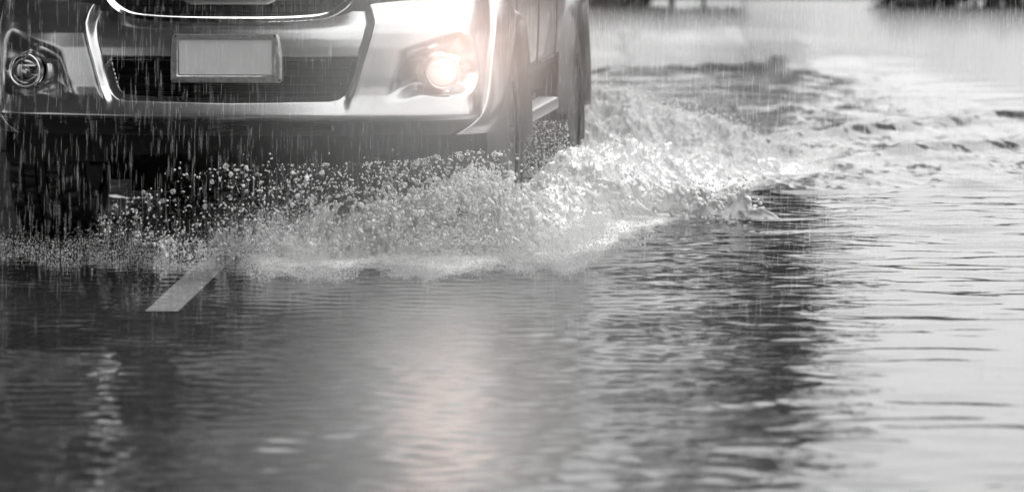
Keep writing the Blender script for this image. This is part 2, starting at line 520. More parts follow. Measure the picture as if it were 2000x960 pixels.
def smooth_interp(z, keys, w=.012):
    k = np.array(keys); zz = np.linspace(k[0, 0] - .1, k[-1, 0] + .1, 1200)
    v = np.interp(zz, k[:, 0], k[:, 1]); n = max(3, int(w / (zz[1] - zz[0])) * 2 + 1)
    ker = np.hanning(n + 2)[1:-1]; ker /= ker.sum()
    v = np.convolve(np.pad(v, n // 2, mode='edge'), ker, 'valid')
    return np.interp(z, zz, v)
CENTER = [(.36, -.06), (.385, -.035), (.41, -.008), (.432, .022), (.450, .055), (.458, .061), (.470, .056), (.490, .044), (.512, .030), (.53, .018), (.60, .004), (.664, 0), (.70, -.002), (.73, -.007), (.755, -.016), (.775, -.027), (.80, -.046), (.85, -.085), (.92, -.13)]
CHEEK = [(.36, -.06), (.385, -.035), (.41, -.008), (.432, .022), (.450, .055), (.458, .061), (.470, .057), (.50, .043), (.53, .031), (.56, .026), (.60, .026), (.70, .022), (.75, .014), (.785, .000), (.81, -.014), (.84, -.036), (.87, -.062), (.92, -.11)]
XC = [(.51, .422), (.558, .443), (.65, .468), (.722, .490), (.785, .507), (.83, .503), (.87, .49)]
ZTOP = [(0, .795), (.27, .795), (.36, .803), (.42, .816), (.48, .842), (.52, .854), (.65, .866), (.80, .885), (.92, .905)]
def ztop(x): return smooth_interp(np.abs(x), ZTOP, .03)

def poly_sdf(px, pz, poly):
    """signed distance, negative inside"""
    P = np.asarray(poly, float); d = np.full(px.shape, 1e9); ins = np.zeros(px.shape, bool)
    for a, b in zip(P, np.roll(P, -1, 0)):
        e = b - a; wx, wz = px - a[0], pz - a[1]
        t = np.clip((wx * e[0] + wz * e[1]) / (e @ e), 0, 1)
        d = np.minimum(d, np.hypot(wx - e[0] * t, wz - e[1] * t))
        c = ((a[1] > pz) != (b[1] > pz)) & (px < (b[0] - a[0]) * (pz - a[1]) / (b[1] - a[1] + 1e-12) + a[0])
        ins ^= c
    return np.where(ins, -d, d)
# lower grille opening with rounded lower corners
OPEN = [(-.458, .664), (.458, .664), (.447, .62), (.425, .555), (.412, .535), (.39, .520), (.36, .514), (0, .508), (-.36, .514), (-.39, .520), (-.412, .535), (-.425, .555), (-.447, .62)]
POCKET = [(.80, .735), (.70, .70), (.612, .668), (.600, .60), (.575, .555), (.535, .520), (.60, .532), (.67, .553), (.74, .548), (.82, .56), (.845, .62), (.84, .69)]
POCKET = catmull(np.vstack([POCKET, POCKET[:1]]), 5)[:-1]
FOGX, FOGZ, FOGR = .755, .612, .060

def line_px(py):
    return np.interp(py, [-60, 0, 50, 100, 170, 215, 245, 258, 270], [972, 965, 958, 951, 944, 936, 917, 896, 880])
_zz = np.linspace(.36, .93, 80); _se = []
for z in _zz:
    ss = np.linspace(.6, SMAX, 400); x, y, nx, ny = plan(ss)
    px, py = loc_pix(np.stack([x, y, np.full_like(x, z)], -1))
    k = np.argmin(np.abs(px - line_px(py))); _se.append(ss[k])
_se = np.convolve(np.pad(_se, 3, mode='edge'), np.ones(7) / 7, 'valid')
def s_end(z): return np.interp(z, _zz, _se)

def bumper_surface(T, Vv):
    """T in [-1,1] across, Vv in [0,1] bottom to top"""
    x0 = plan(T * SMAX)[0]
    Z = .385 + (ztop(x0) - .385) * Vv
    for _ in range(2):
        S = T * s_end(Z); x0 = plan(S)[0]; Z = .385 + (ztop(x0) - .385) * Vv
    x, y, nx, ny = plan(S)
    ax = np.abs(x)
    xc = np.interp(Z, [k[0] for k in XC], [k[1] for k in XC])
    d = ax - xc
    m = smooth01((d + .015) / .030)
    off = smooth_interp(Z, CENTER) * (1 - m) + smooth_interp(Z, CHEEK) * m
    # fine bead along the crease
    off += .006 * np.exp(-((d - .012) / .010) ** 2) * smooth01((Z - .50) / .05) * smooth01((.85 - Z) / .05)
    sd = poly_sdf(ax, Z, POCKET)
    dep = .075 * smooth01((ax - .53) / .16)
    off -= dep * smooth01((-sd + .030) / (.055 + .06 * smooth01((Z - .60) / .06)))
    # bezel swelling round the fog lamp
    r = np.hypot((ax - FOGX) / 1.0, Z - FOGZ)
    off += .018 * smooth01((FOGR + .018 - r) / .022) * smooth01((-sd + .02) / .03)
    so = poly_sdf(x, Z, OPEN)
    off -= .05 * smooth01((-so + .006) / .018)
    # the corner fades its lip out towards the wheel
    fade = smooth01((ax - .80) / .09)
    off = off * (1 - fade) + fade * (smooth_interp(Z, [(.36, -.03), (.40, 0), (.48, .012), (.75, .01), (.92, -.02)], .05))
    P = np.stack([x + nx * off, y + ny * off, Z], -1)
    return P, so, r, ax

nu, nv = 620, 190
t = np.linspace(-1, 1, nu)
Tg, Vg = np.meshgrid(t, np.linspace(0, 1, nv), indexing='ij')
P, so, rf, axg = bumper_surface(Tg, Vg)
F = grid_faces(nu, nv)
cz = P[..., 2].ravel()[F].mean(1)
cso = so.ravel()[F].mean(1)
crf = rf.ravel()[F].mean(1)
keep = (cso > -.012) & (crf > FOGR - .004)
bumper = obj('front_bumper', P.reshape(-1, 3), F[keep & (cz > .440)], M['paint'], truck)
bumper['label'] = 'silver front bumper with a bright lip under the air intake'
valance = obj('lower_valance', P.reshape(-1, 3), F[keep & (cz <= .440)], M['valance'], truck)
# two shallow air dam ducts seen on the valance
for c in (-.33, .0, .30):
    mb = MB(); mb.box(c - .075, c + .075, y_of_x(c) - .016, .08, .402, .430, .008)
    mb.build('air_dam_duct', M['dark'], valance)
for o in (bumper, valance):
    if o.data.polygons[len(o.data.polygons) // 2].normal.y > 0: o.data.flip_normals()

# intake: black recess and slats
mb = MB()
mb.box(-.50, .50, .15, .17, .45, .72)
mb.box(-.46, .46, .075, .15, .672, .70); mb.box(-.42, .42, .04, .15, .47, .492)
mb.build('intake_recess', M['black'], truck, smooth=False)
for k, z in enumerate((.535, .563, .593, .622, .650)):
    xsn = np.linspace(-.47, .47, 40)
    mb = MB(); mb.tube(np.stack([xsn, y_of_x(xsn) + .075, np.full(40, z)], -1), .0045, 8)
    mb.build('intake_slat', M['black'], truck)

# number plate and its pressed metal frame
pz0, pz1 = .574, .748
fo = [(-.192, .738), (-.187, .748), (.180, .748), (.186, .738), (.200, .662), (.2005, .585), (.190, .576), (-.188, .576), (-.199, .585), (-.1985, .662)]
fo = np.array([(x, z) for x, z in fo]); 
fi = np.array([(-.173, .728), (-.170, .731), (.165, .731), (.168, .728), (.168, .660), (.168, .605), (.165, .602), (-.170, .602), (-.173, .605), (-.173, .660)])
def frame_ring(outer, inner, y_front, depth):
    n = len(outer); V = []
    mid = outer * .5 + inner * .5
    for ring, y in ((outer, y_front + depth), (outer * .985 + inner * .015, y_front + .003), (outer * .85 + inner * .15, y_front), (inner * .85 + outer * .15, y_front), (inner, y_front + .004), (inner, y_front + depth * .55)):
        V += [(x, y, z) for x, z in ring]
    return np.array(V), grid_faces(6, n, closed_v=True)
def densify(P, k=6):
    return np.vstack([P[i] + (P[(i + 1) % len(P)] - P[i]) * np.linspace(0, 1, k, endpoint=False)[:, None] for i in range(len(P))])
V, F = frame_ring(densify(fo), densify(fi), -.040, .036)
pf = obj('plate_frame', V, F, M['plateframe'], truck)
autosmooth(pf, 40)
for (x, z) in ((-.180, .742), (.174, .742), (-.190, .586), (.192, .586)):
    mb = MB(); mb.tube([(x, -.0435, z), (x, -.041, z), (x, -.036, z)], [.003, .0046, .0048], 12); mb.build('screw', M['dark'], pf)
mb = MB(); mb.box(-.172, .167, -.030, -.020, .603, .730, .004)
autosmooth(mb.build('number_plate', M['plate'], truck), 40)
mb = MB(); mb.box(-.12, .12, -.022, .05, .62, .66); mb.build('plate_bracket', M['black'], truck, smooth=False)

# grille: dark surround, chrome frame, mesh, centre slat
def rr_curve(pts, n=14): return catmull(np.vstack([pts, pts[:1]]), n)[:-1]
CH = np.array([(0, .797), (.15, .798), (.27, .803), (.345, .812), (.395, .834), (.432, .868), (.462, .93), (.470, .99), (.44, 1.035), (.3, 1.05), (0, 1.056)])
CH = np.vstack([CH, (CH[1:-1] * [-1, 1])[::-1]])
ch = rr_curve(CH, 12)
def sweep_closed(curve, prof, yf):
    """curve (n,2) in xz; prof list of (radial outward, y offset)"""
    n = len(curve); tg = np.roll(curve, -1, 0) - np.roll(curve, 1, 0); tg /= np.linalg.norm(tg, axis=1)[:, None]
    nr = np.stack([tg[:, 1], -tg[:, 0]], -1)
    V = []
    for (a, b) in prof:
        q = curve + nr * a
        V.append(np.column_stack([q[:, 0], yf(q[:, 0]) + b, q[:, 1]]))
    return np.vstack(V), grid_faces(len(prof), n, closed_u=True, closed_v=True)
yg = lambda x: y_of_x(x) + .045
V, F = sweep_closed(ch, [(-.014, .0), (-.013, -.019), (-.011, -.022), (-.003, -.027), (.005, -.032), (.008, -.034), (.010, -.030), (.011, -.012), (.012, .0), (.010, .03), (-.010, .03)], lambda x: yg(x) - .01)
cf = obj('chrome_grille_frame', V, F, M['chrome'], truck); autosmooth(cf, 50)
# surround panel between lamps
xg = np.linspace(-.60, .60, 70); zg = np.linspace(.76, 1.09, 12)
GX, GZ = np.meshgrid(xg, zg, indexing='ij')
obj('grille_surround', np.stack([GX, yg(GX) + .012 + .16 * (GZ - .76), GZ], -1).reshape(-1, 3), grid_faces(70, 12), M['dark'], truck)
# mesh insert in front of it
mb = MB()
for i in range(-17, 18):
    x = i * .025; hw = .795 + .02 if abs(x) < .34 else .795 + .02 + (abs(x) - .34) * .55
    mb.tube([(x, yg(x) + .004, hw), (x, yg(x) + .030, 1.045)], .0035, 6)
for k in range(9):
    z = .822 + .025 * k; w = np.interp(z, [.81, .834, .868, .93, 1.0], [.33, .385, .42, .45, .45])
    xx = np.linspace(-w, w, 24); mb.tube(np.stack([xx, yg(xx) + .006 + .11 * (z - .8), np.full(24, z)], -1), .0035, 6)
mb.build('grille_mesh', M['black'], truck)
# centre slat with the wider boss in the middle
for (w, z0, z1, yo) in ((.42, .866, .90, -.014), (.42, .955, .985, -.004)):
    xx = np.linspace(-w, w, 61); pr = []
    zb = np.where(np.abs(xx) < .145, z0 - .016, np.where(np.abs(xx) < .17, z0 - .016 * (.17 - np.abs(xx)) / .025, z0 + (np.abs(xx) - .17) * .02)) if z0 < .9 else np.full(61, z0)
    for dy, fz in ((.012, 0), (-.004, .05), (-.010, .4), (-.004, .95), (.012, 1)):
        pr.append(np.stack([xx, yg(xx) + yo + dy, zb + (z1 - zb) * fz], -1))
    obj('grille_slat', np.stack(pr, 0).reshape(-1, 3), grid_faces(5, 61), M['alloy'], truck)

# headlights
def headlight(sg):
    pts = [(.515, .868), (.60, .872), (.72, .884), (.82, .905), (.875, .96), (.885, 1.04), (.80, 1.07), (.62, 1.06), (.53, 1.03), (.505, .95)]
    pl = catmull(np.vstack([pts, pts[:1]]), 6)[:-1]; c = pl.mean(0)
    V = [(c[0] * sg, y_of_x(c[0]) - .02 + .05 + .25 * (c[1] - .86), c[1])]; n = len(pl)
    for f, b in ((.35, -.012), (.7, -.008), (.93, .0), (1.0, .012)):
        q = c + (pl - c) * f
        V += [(sg * x, y_of_x(x) + .05 + .25 * (z - .86) + b, z) for x, z in q]
    F = [(0, 1 + i, 1 + (i + 1) % n) for i in range(n)]
    for k in range(3):
        F += [(1 + k * n + i, 1 + k * n + (i + 1) % n, 1 + (k + 1) * n + (i + 1) % n, 1 + (k + 1) * n + i) for i in range(n)]
    h = obj('headlight', np.array(V) + [0, .045, 0], F, M['housing'], truck)
    obj('lens', np.array(V), F, M['glass'], h)
    return h
headlight(-1); headlight(1)

# fog lamps
def fog_lamp(sg, lit):
    yb = y_of_x(FOGX) - .03
    cx, cz_ = sg * FOGX, FOGZ
    tilt = sg * .22
    def place(V):
        V = np.asarray(V, float)       # local: axis -Y, centred
        c, s = math.cos(tilt), math.sin(tilt)
        return np.stack([V[:, 0] * c - V[:, 1] * s + cx, V[:, 0] * s + V[:, 1] * c + yb, V[:, 2] + cz_], -1)
    def rev(prof, n=64):
        V, F = revolve_x([(y, r) for r, y in prof], n)
        return place(np.stack([V[..., 1].ravel(), V[..., 0].ravel(), V[..., 2].ravel()], -1)), F
    ring = obj('fog_lamp', *rev([(.063, .02), (.0635, -.004), (.061, -.010), (.0575, -.011), (.0545, -.006), (.053, .012)]), M['chrome'], truck)
    # faceted bowl
    n = 40; prof = [(.053, .010), (.047, .026), (.036, .040), (.022, .050), (.010, .054), (.001, .055)]
    V, F = rev(prof, n)
    bowl = obj('reflector_bowl', V, F, M['reflector'], ring, smooth=False)
    mb = MB(); th = np.linspace(0, math.pi, 9)
    mb.tube(place([(0, .05, 0), (0, .03, 0), (0, .012, 0), (0, .006, 0)]), [.008, .008, .008, .004], 14)
    mb.build('bulb', M['bulb'] if lit else M['chrome'], ring)
    # ribbed shade over the bulb
    mb = MB(); mb.box(-.03, .03, .012, .016, .014, .020); V0 = np.vstack(mb.V); F0 = mb.F
    obj('shade_bar', place(V0), F0, M['chrome'], ring, smooth=False)
    obj('lens', *rev([(.0535, .004), (.048, -.004), (.036, -.010), (.02, -.0135), (.001, -.0145)]), M['litlens'] if lit else M['glass'], ring)
    if lit: ring['label'] = 'lit round fog lamp with chrome ring'
    else: ring['label'] = 'unlit round fog lamp with chrome ring'
    return place([(0, -.03, 0)])[0]
fog_lamp(-1, False)
lamp_pos = fog_lamp(1, True)

# wheels
def tyre():
    n = 160; Rr, W = .375, .275
    prof = [(-.5, .60), (-.52, .68), (-.5, .82), (-.47, .92), (-.43, .965), (-.36, .985), (-.27, .995), (-.265, .965), (-.235, .965), (-.23, .997), (-.09, 1), (-.085, .968), (-.055, .968), (-.05, 1)]
    prof = prof + [(-a, b) for a, b in prof[::-1]]
    V, F = revolve_x([(a * W, b * Rr) for a, b in prof], n)
    r = np.hypot(V[..., 1], V[..., 2]); th = np.arange(n)[:, None]
    xx = V[..., 0] / W
    block = ((th + (np.round(xx * 8)).astype(int) * 2) % 5 == 0) & (np.abs(xx) > .06) & (r > .955 * Rr)
    sc = np.where(block, .972, 1.0)
    V[..., 1] *= sc; V[..., 2] *= sc
    return V.reshape(-1, 3), F
def rim():
    mb = MB()
    V, F = revolve_x([(-.12, .205), (-.125, .222), (-.11, .226), (.0, .205), (.11, .226), (.125, .222), (.12, .205)], 64)
    mb.add(V, F)
    V, F = revolve_x([(.10, .001), (.112, .03), (.108, .06), (.09, .062)], 32); mb.add(V, F)
    for k in range(6):
        a = k * math.pi / 3
        for da in (-.16, .16):
            p0 = (.098, .05 * math.cos(a + da * .4), .05 * math.sin(a + da * .4)); p1 = (.108, .213 * math.cos(a + da), .213 * math.sin(a + da))
            mb.tube([p0, p1], [.016, .013], 6)
    return mb
for (x, y, st) in ((-.795, .90, 0), (.795, .90, 0), (-.795, 3.98, 0), (.795, 3.98, 0)):
    w = empty('wheel', (x, y, .325), (math.pi if x < 0 else 0) + st, truck)
    o = obj('tyre', *tyre(), M['rubber'], w); autosmooth(o, 30)
    autosmooth(rim().build('rim', M['alloy'], w), 40)

# fender flares: a band from the bumper's end to the arch, then round the arch
def side_x(y, z):
    """half width of the body side"""
    bulge = .012 * np.sin(np.clip((z - .5) / .6, 0, 1) * math.pi)
    return .885 + bulge - .05 * smooth01((.62 - y) / .5) * 0
def arch_flare(sg, yc, r_in, r_out, xo):
    n = 72; th = np.linspace(R(-22), R(202), n)
    rows = []
    for rr, xx in ((r_out + .012, .888), (r_out, .905), (r_out * .55 + r_in * .45, xo - .012), (r_in + .012, xo), (r_in, xo - .004), (r_in - .002, xo - .03), (r_in + .004, .80)):
        zc = .345
        rows.append(np.stack([np.full(n, sg * xx), yc + rr * np.cos(th) * 1.04, np.maximum(zc + rr * np.sin(th), .30)], -1))
    o = obj('wheel_arch_flare', np.stack(rows, 0).reshape(-1, 3), grid_faces(7, n), M['flank_shade'], truck)
    return o
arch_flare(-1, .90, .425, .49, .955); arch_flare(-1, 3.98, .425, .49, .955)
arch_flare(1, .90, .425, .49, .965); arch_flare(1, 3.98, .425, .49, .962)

def front_corner(sg):
    """wing corner closing the gap between bumper end and front wheel arch"""
    zz = np.linspace(.385, .93, 60); S = s_end(zz); x, y, nx, ny = plan(S)
    off = smooth_interp(zz, [(.36, -.03), (.40, 0), (.48, .012), (.75, .01), (.92, -.02)], .05)
    A = np.stack([x + nx * off, y + ny * off, zz], -1)
    # arch edge: front of the arch circle
    dz = np.clip((zz - .345) / .43, -.999, .999)
    ya = .90 - .43 * 1.04 * np.sqrt(1 - dz ** 2)
    ya = np.where(zz > .70, np.minimum(ya, .66), ya)
    B = np.stack([np.interp(zz, [.38, .5, .8, .93], [.925, .952, .965, .93]), ya, zz], -1)
    rows = []
    rows.append(A + np.stack([-nx * .01, -ny * .01, 0 * zz], -1))
    lip = A + np.stack([nx * .010, ny * .010, 0 * zz], -1)
    rows.append(A + np.stack([nx * .004, ny * .004, 0 * zz], -1)); rows.append(lip)
    for f in np.linspace(.06, 1, 14):
        q = lip + (B - lip) * f
        bul = .018 * math.sin(f * math.pi)
        rows.append(q + np.stack([np.full_like(zz, bul), -np.full_like(zz, bul * .6), 0 * zz], -1))
    rows.append(B + [-.035, .012, 0])
    V = np.stack(rows, 0).reshape(-1, 3)
    if sg < 0: V = V * [-1, 1, 1]
    o = obj('front_wing_corner', V, grid_faces(len(rows), 60), M['paint'], truck)
    return o
front_corner(1); front_corner(-1)

# body sides with arch openings
def body_side(sg):
    ya = np.concatenate([np.linspace(.42, 1.5, 110), np.linspace(1.51, 3.4, 60), np.linspace(3.41, 4.6, 110), np.linspace(4.62, 5.12, 14)])
    za = np.linspace(.42, 1.10, 72)
    YY, ZZ = np.meshgrid(ya, za, indexing='ij')
    XX = side_x(YY, ZZ) - .10 * smooth01((.75 - YY) / .5) ** 2 + .012 * smooth01((ZZ - .93) / .02) * smooth01((1.0 - ZZ) / .02)
    XX = XX - .05 * smooth01((ZZ - 1.02) / .1) - .07 * smooth01((.60 - ZZ) / .18)
    V = np.stack([sg * XX, YY, ZZ], -1).reshape(-1, 3); F = grid_faces(len(ya), len(za))
    c = V[F].mean(1)
    k = (np.hypot((c[:, 1] - .90) / 1.04, c[:, 2] - .345) > .44) & (np.hypot((c[:, 1] - 3.98) / 1.04, c[:, 2] - .345) > .44)
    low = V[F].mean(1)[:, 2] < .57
    o = obj('body_side', V, F[k & ~low], M['paint'], truck)
    obj('shade_darkened_sill', V, F[k & low], M['flank_shade'], o)  # lower flank coloured darker in place of its shade
    return o
for sg in (-1, 1):
    bs = body_side(sg)
    for (y0, y1) in ((1.42, 2.38), (2.40, 3.28)):
        mb = MB(); zz0 = .56
        a = [(y0, zz0), (y0, 1.06), (y1, 1.06), (y1, zz0), (y0, zz0)]
        mb.tube([(sg * (side_x(np.array(y), np.array(z)) + .0005), y, z) for y, z in densify(np.array(a[:-1]), 8)], .003, 5)
        mb.build('door_gap', M['black'], bs)
        mb = MB(); mb.tube([(sg * .905, y1 - .30, .98), (sg * .935, y1 - .27, .985), (sg * .935, y1 - .10, .985), (sg * .905, y1 - .07, .98)], .013, 10)
        mb.build('door_handle', M['paint'], bs)

# running boards with bright end caps
for sg in (-1, 1):
    mb = MB(); mb.box(sg * .86 if sg > 0 else -.955, .955 if sg > 0 else -.86, 1.40, 2.70, .362, .412, .012)
    rb = mb.build('running_board', M['steel'], truck); autosmooth(rb, 40)
    for y in (1.7, 2.4):
        m2 = MB(); m2.box(.60 if sg > 0 else -.88, .88 if sg > 0 else -.60, y - .03, y + .03, .40, .44); m2.build('bracket', M['under'], rb, smooth=False)

# bonnet, cab, glass, bed
xb = np.linspace(-.86, .86, 50); yb_ = np.linspace(0, 1, 36)
BX, BT = np.meshgrid(xb, yb_, indexing='ij')
y_front = y_of_x(BX) + .09
BY = y_front + (1.38 - y_front) * BT
BZ = 1.035 + .15 * np.sin(BT * 1.45) ** .8 - .10 * (np.abs(BX) / .86) ** 4 + .02 * np.exp(-((np.abs(BX) - .42) / .05) ** 2) * BT
obj('bonnet', np.stack([BX, BY, BZ], -1).reshape(-1, 3), grid_faces(50, 36), M['paint'], truck)
def ring_cab(y, hw, z, n=40):
    return y, hw, z
levels = [(1.08, 1.20, 3.38, .855), (1.20, 1.36, 3.36, .85), (1.45, 1.68, 3.33, .77), (1.68, 1.98, 3.28, .68), (1.77, 2.15, 3.2, .62), (1.79, 2.4, 3.0, .45)]
rows = []
for z, y0, y1, hw in levels:
    pts = []
    for (cx, cy) in ((hw, y0), (hw, y1), (-hw, y1), (-hw, y0)): pts.append((cx, cy))
    q = densify(np.array(pts), 12)
    # round the corners in plan and bow the windscreen
    cen = np.array([0, (y0 + y1) / 2]); e = (q - cen) / [hw, (y1 - y0) / 2]
    L = (np.abs(e[:, 0]) ** 7 + np.abs(e[:, 1]) ** 7) ** (1 / 7)
    q = cen + (q - cen) / L[:, None]
    rows.append(np.column_stack([q, np.full(len(q), z)]))
n = len(rows[0]); V = np.vstack(rows); F = grid_faces(len(rows), n, closed_v=True).tolist() + [tuple((len(rows) - 1) * n + i for i in range(n))]
cab = obj('cab', V, F, M['paint'], truck)
def pane(name, quad, off):
    q = np.array(quad, float); k = 8; s = np.linspace(0, 1, k)
    A, B = np.meshgrid(s, s, indexing='ij'); A = A[..., None]; B = B[..., None]
    P = q[0] * (1 - A) * (1 - B) + q[1] * A * (1 - B) + q[2] * A * B + q[3] * (1 - A) * B + np.array(off)
    return obj(name, P.reshape(-1, 3), grid_faces(k, k), M['window'], cab)
pane('windscreen', [(-.74, 1.27, 1.15), (.74, 1.27, 1.15), (.62, 1.93, 1.68), (-.62, 1.93, 1.68)], (0, -.10, .03))
for sg in (-1, 1):
    pane('side_window', [(sg * .842, 1.62, 1.2), (sg * .842, 2.34, 1.2), (sg * .71, 2.34, 1.66), (sg * .71, 2.0, 1.66)], (sg * .02, 0, 0))
    pane('side_window', [(sg * .842, 2.42, 1.2), (sg * .842, 3.22, 1.2), (sg * .71, 3.15, 1.66), (sg * .71, 2.42, 1.66)], (sg * .02, 0, 0))
    mb = MB(); mb.box(sg * .90 if sg > 0 else -1.09, 1.09 if sg > 0 else -.90, 1.46, 1.56, 1.16, 1.36, .03)
    mm = mb.build('door_mirror', M['paint'], truck)
    m2 = MB(); m2.tube([(sg * .84, 1.56, 1.16), (sg * .93, 1.52, 1.2)], .022, 8); m2.build('mirror_arm', M['black'], mm)
mb = MB()
mb.box(-.86, .86, 3.42, 3.46, .6, 1.10); mb.box(-.86, .86, 5.06, 5.12, .6, 1.10); mb.box(-.86, .86, 3.46, 5.06, .60, .66)
mb.build('cargo_bed', M['paint'], truck, smooth=False)

# underside: what closes the view below the bumper
mb = MB()
mb.box(-.60, .60, .30, 1.30, .40, .80); mb.box(-.62, .62, 1.30, 5.0, .40, .62)
mb.box(-.52, .52, .16, .34, .40, .72); mb.box(-.56, .56, .34, .75, .30, .40)
mb.box(-.45, .45, 1.3, 2.4, .24, .40); mb.box(-.30, .30, 2.4, 3.4, .26, .40)
mb.box(-.84, .84, 4.4, 5.08, .06, .62); mb.box(-.60, .60, 1.3, 1.5, .10, .40)
ub = mb.build('underbody', M['under'], truck, smooth=False)
mb = MB(); mb.tube([(-.7, 3.98, .325), (0, 3.98, .325), (.7, 3.98, .325)], .06, 14); mb.tube([(.0, 3.83, .30), (.0, 3.98, .30), (.0, 4.14, .30)], [.10, .17, .10], 18)
mb.build('rear_axle', M['under'], truck)
V, F = revolve_x([(-.10, .2), (-.12, .3), (-.08, .37), (.08, .37), (.12, .3), (.10, .2)], 48)
obj('spare_tyre', np.stack([V[..., 1].ravel(), V[..., 2].ravel() + 4.62, V[..., 0].ravel() + .30], -1), F, M['rubber'], truck)
for sg in (-1, 1):
    mb = MB(); mb.tube([(sg * .25, .88, .36), (sg * .50, .90, .26), (sg * .68, .90, .25)], [.035, .03, .03], 10); mb.tube([(sg * .3, .80, .58), (sg * .66, .88, .50)], .028, 10)
    mb.build('suspension_arm', M['under'], truck)
    # arch liners
    for yc in (.90, 3.98):
        th = np.linspace(R(-10), R(190), 40)
        rows = [np.stack([np.full(40, sg * xx), yc + .455 * 1.04 * np.cos(th), .345 + .455 * np.sin(th)], -1) for xx in (.90, .72, .52)]
        obj('arch_liner', np.stack(rows, 0).reshape(-1, 3), grid_faces(3, 40), M['under'], truck)
        m2 = MB(); m2.box(sg * .62 if sg > 0 else -.93, .93 if sg > 0 else -.62, yc + .455, yc + .468, .14, .50, .004); m2.build('mud_flap', M['rubber'], truck, smooth=False)
    m2 = MB(); m2.box(sg * .50 if sg > 0 else -.54, .54 if sg > 0 else -.50, .4, 1.4, .30, .85); m2.build('inner_wing', M['under'], truck, smooth=False)

# the beam of the lit fog lamp
fl_d = bpy.data.lights.new('fog_lamp_beam', 'SPOT')
fl_d.energy = 25; fl_d.color = (1, .70, .60); fl_d.spot_size = R(106); fl_d.spot_blend = 1.0; fl_d.shadow_soft_size = .17
fl = bpy.data.objects.new('fog_lamp_beam', fl_d); COL.objects.link(fl)
fl.parent = truck; fl.location = lamp_pos + np.array([.0, -.20, 0])
fl.rotation_euler = (R(-120), 0, R(40))     # spot looks along -Z: turned to -Y, a little outward

# ------------------------------------------------------------------ far bank and trees
mb = MB()
n = 60; xx = np.linspace(-60, 90, n)
rows = []
for dy, z in ((0, -.05), (.6, .12), (2.5, .25), (30, .3), (200, .3)):
    rows.append(np.stack([xx, 58 + dy + 1.0 * np.sin(xx * .35), np.full(n, z)], -1))
bank = obj('bank', np.stack(rows, 0).reshape(-1, 3), grid_faces(5, n)[:, ::-1], M['verge'])
tag(bank, 'grassy bank at the far edge of the flood', 'ground', kind='structure')

def leaf_cloud(centers, radii, per, size, rr):
    Vs = []
    for c, r in zip(centers, radii):
        k = int(per)
        d = rr.normal(size=(k, 3)); d /= np.linalg.norm(d, axis=1)[:, None]
        p = c + d * (np.array(r) * (rr.random((k, 1)) ** .45))
        a = rr.normal(size=(k, 3)); a /= np.linalg.norm(a, axis=1)[:, None]
        b = np.cross(a, rr.normal(size=(k, 3))); b /= np.linalg.norm(b, axis=1)[:, None]
        s = size * (.6 + .8 * rr.random((k, 1)))
        Vs.append(np.stack([p - a * s, p + b * s * .5, p + a * s, p - b * s * .5], 1))
    V = np.concatenate(Vs).reshape(-1, 3)
    return V, np.arange(len(V)).reshape(-1, 4)
def tree(x, y, h, w, trunk_h, label, group, seed, dark=False, z0=.2, stout=1.0, per=210):
    rr = np.random.default_rng(seed)
    t = empty('tree', (x, y, z0)); tag(t, label, 'tree', group)
    mb = MB()
    pts = np.array([(0, 0, 0), (.06 * rr.normal(), .06, trunk_h * .5), (.1 * rr.normal(), .1, trunk_h), (.1, .1, h * .75)])
    mb.tube(pts, np.array([.09, .07, .06, .02]) * h * .28 * stout, 10)
    for k in range(7):
        a = rr.uniform(0, 6.28); zz = trunk_h + (h * .7 - trunk_h) * rr.random()
        mb.tube([(0, 0, zz), (.5 * w * .6 * math.cos(a), .5 * w * .6 * math.sin(a), zz + w * .25)], [.014 * h, .004 * h], 6)
    mb.build('trunk', M['bark'], t)
    nc = 34; cz_ = rr.uniform(trunk_h * .85, h, nc)
    prof = np.sin(np.clip((cz_ - trunk_h * .7) / (h * 1.06 - trunk_h * .7), 0, 1) * math.pi) ** .6
    a = rr.uniform(0, 6.28, nc); q = w * .5 * prof * np.sqrt(rr.random(nc))
    c = np.stack([q * np.cos(a), q * np.sin(a), cz_], -1)
    r = [(w * .22 * rr.uniform(.7, 1.2),) * 2 + (w * .17,) for _ in range(nc)]
    V, F = leaf_cloud(c, r, per, .055 * w + .06, rr)
    obj('crown', V, F, M['leaf_dark'] if dark else M['leaf'], t, smooth=False)
    return t
def hedge(x, y, w, h, label, seed):
    rr = np.random.default_rng(seed)
    t = empty('hedge', (x, y, 0)); tag(t, label, 'hedge', 'hedges along the far bank')
    for k in range(int(w * 2)):
        mb = MB(); px = rr.uniform(-w / 2, w / 2); mb.tube([(px, 0, -.05), (px + .1 * rr.normal(), .1, h * .6)], [.03, .012], 5)
        mb.build('stem', M['bark'], t)
    nc = int(w * 7); c = np.stack([rr.uniform(-w / 2, w / 2, nc), rr.normal(0, .35, nc), rr.uniform(.12, h, nc)], -1)
    V, F = leaf_cloud(c, [(.45, .4, .35)] * nc, 110, .11, rr)
    V[:, 2] = np.maximum(V[:, 2], .0)
    obj('foliage', V, F, M['leaf_dark'], t, smooth=False)
hedge(1.9, 55.0, 1.9, .8, 'dark hedge on the far bank just right of the truck', 31)
hedge(7.0, 54.0, 3.6, .8, 'dark hedge on the far bank at the right edge of the picture', 32)
specs = [(3.9, 66, 16, 3.7, 4.4, 'tall narrow dark tree mirrored in the ripples right of the truck'),
         (2.0, 68, 15, 2.6, 6.0, 'slender thin-leaved tree standing left of the tall dark tree on the far bank')]
for i, s in enumerate(specs): tree(*s, group=None, seed=60 + i, dark=True, stout=.10, per=380 if i == 0 else 80)
k = 0
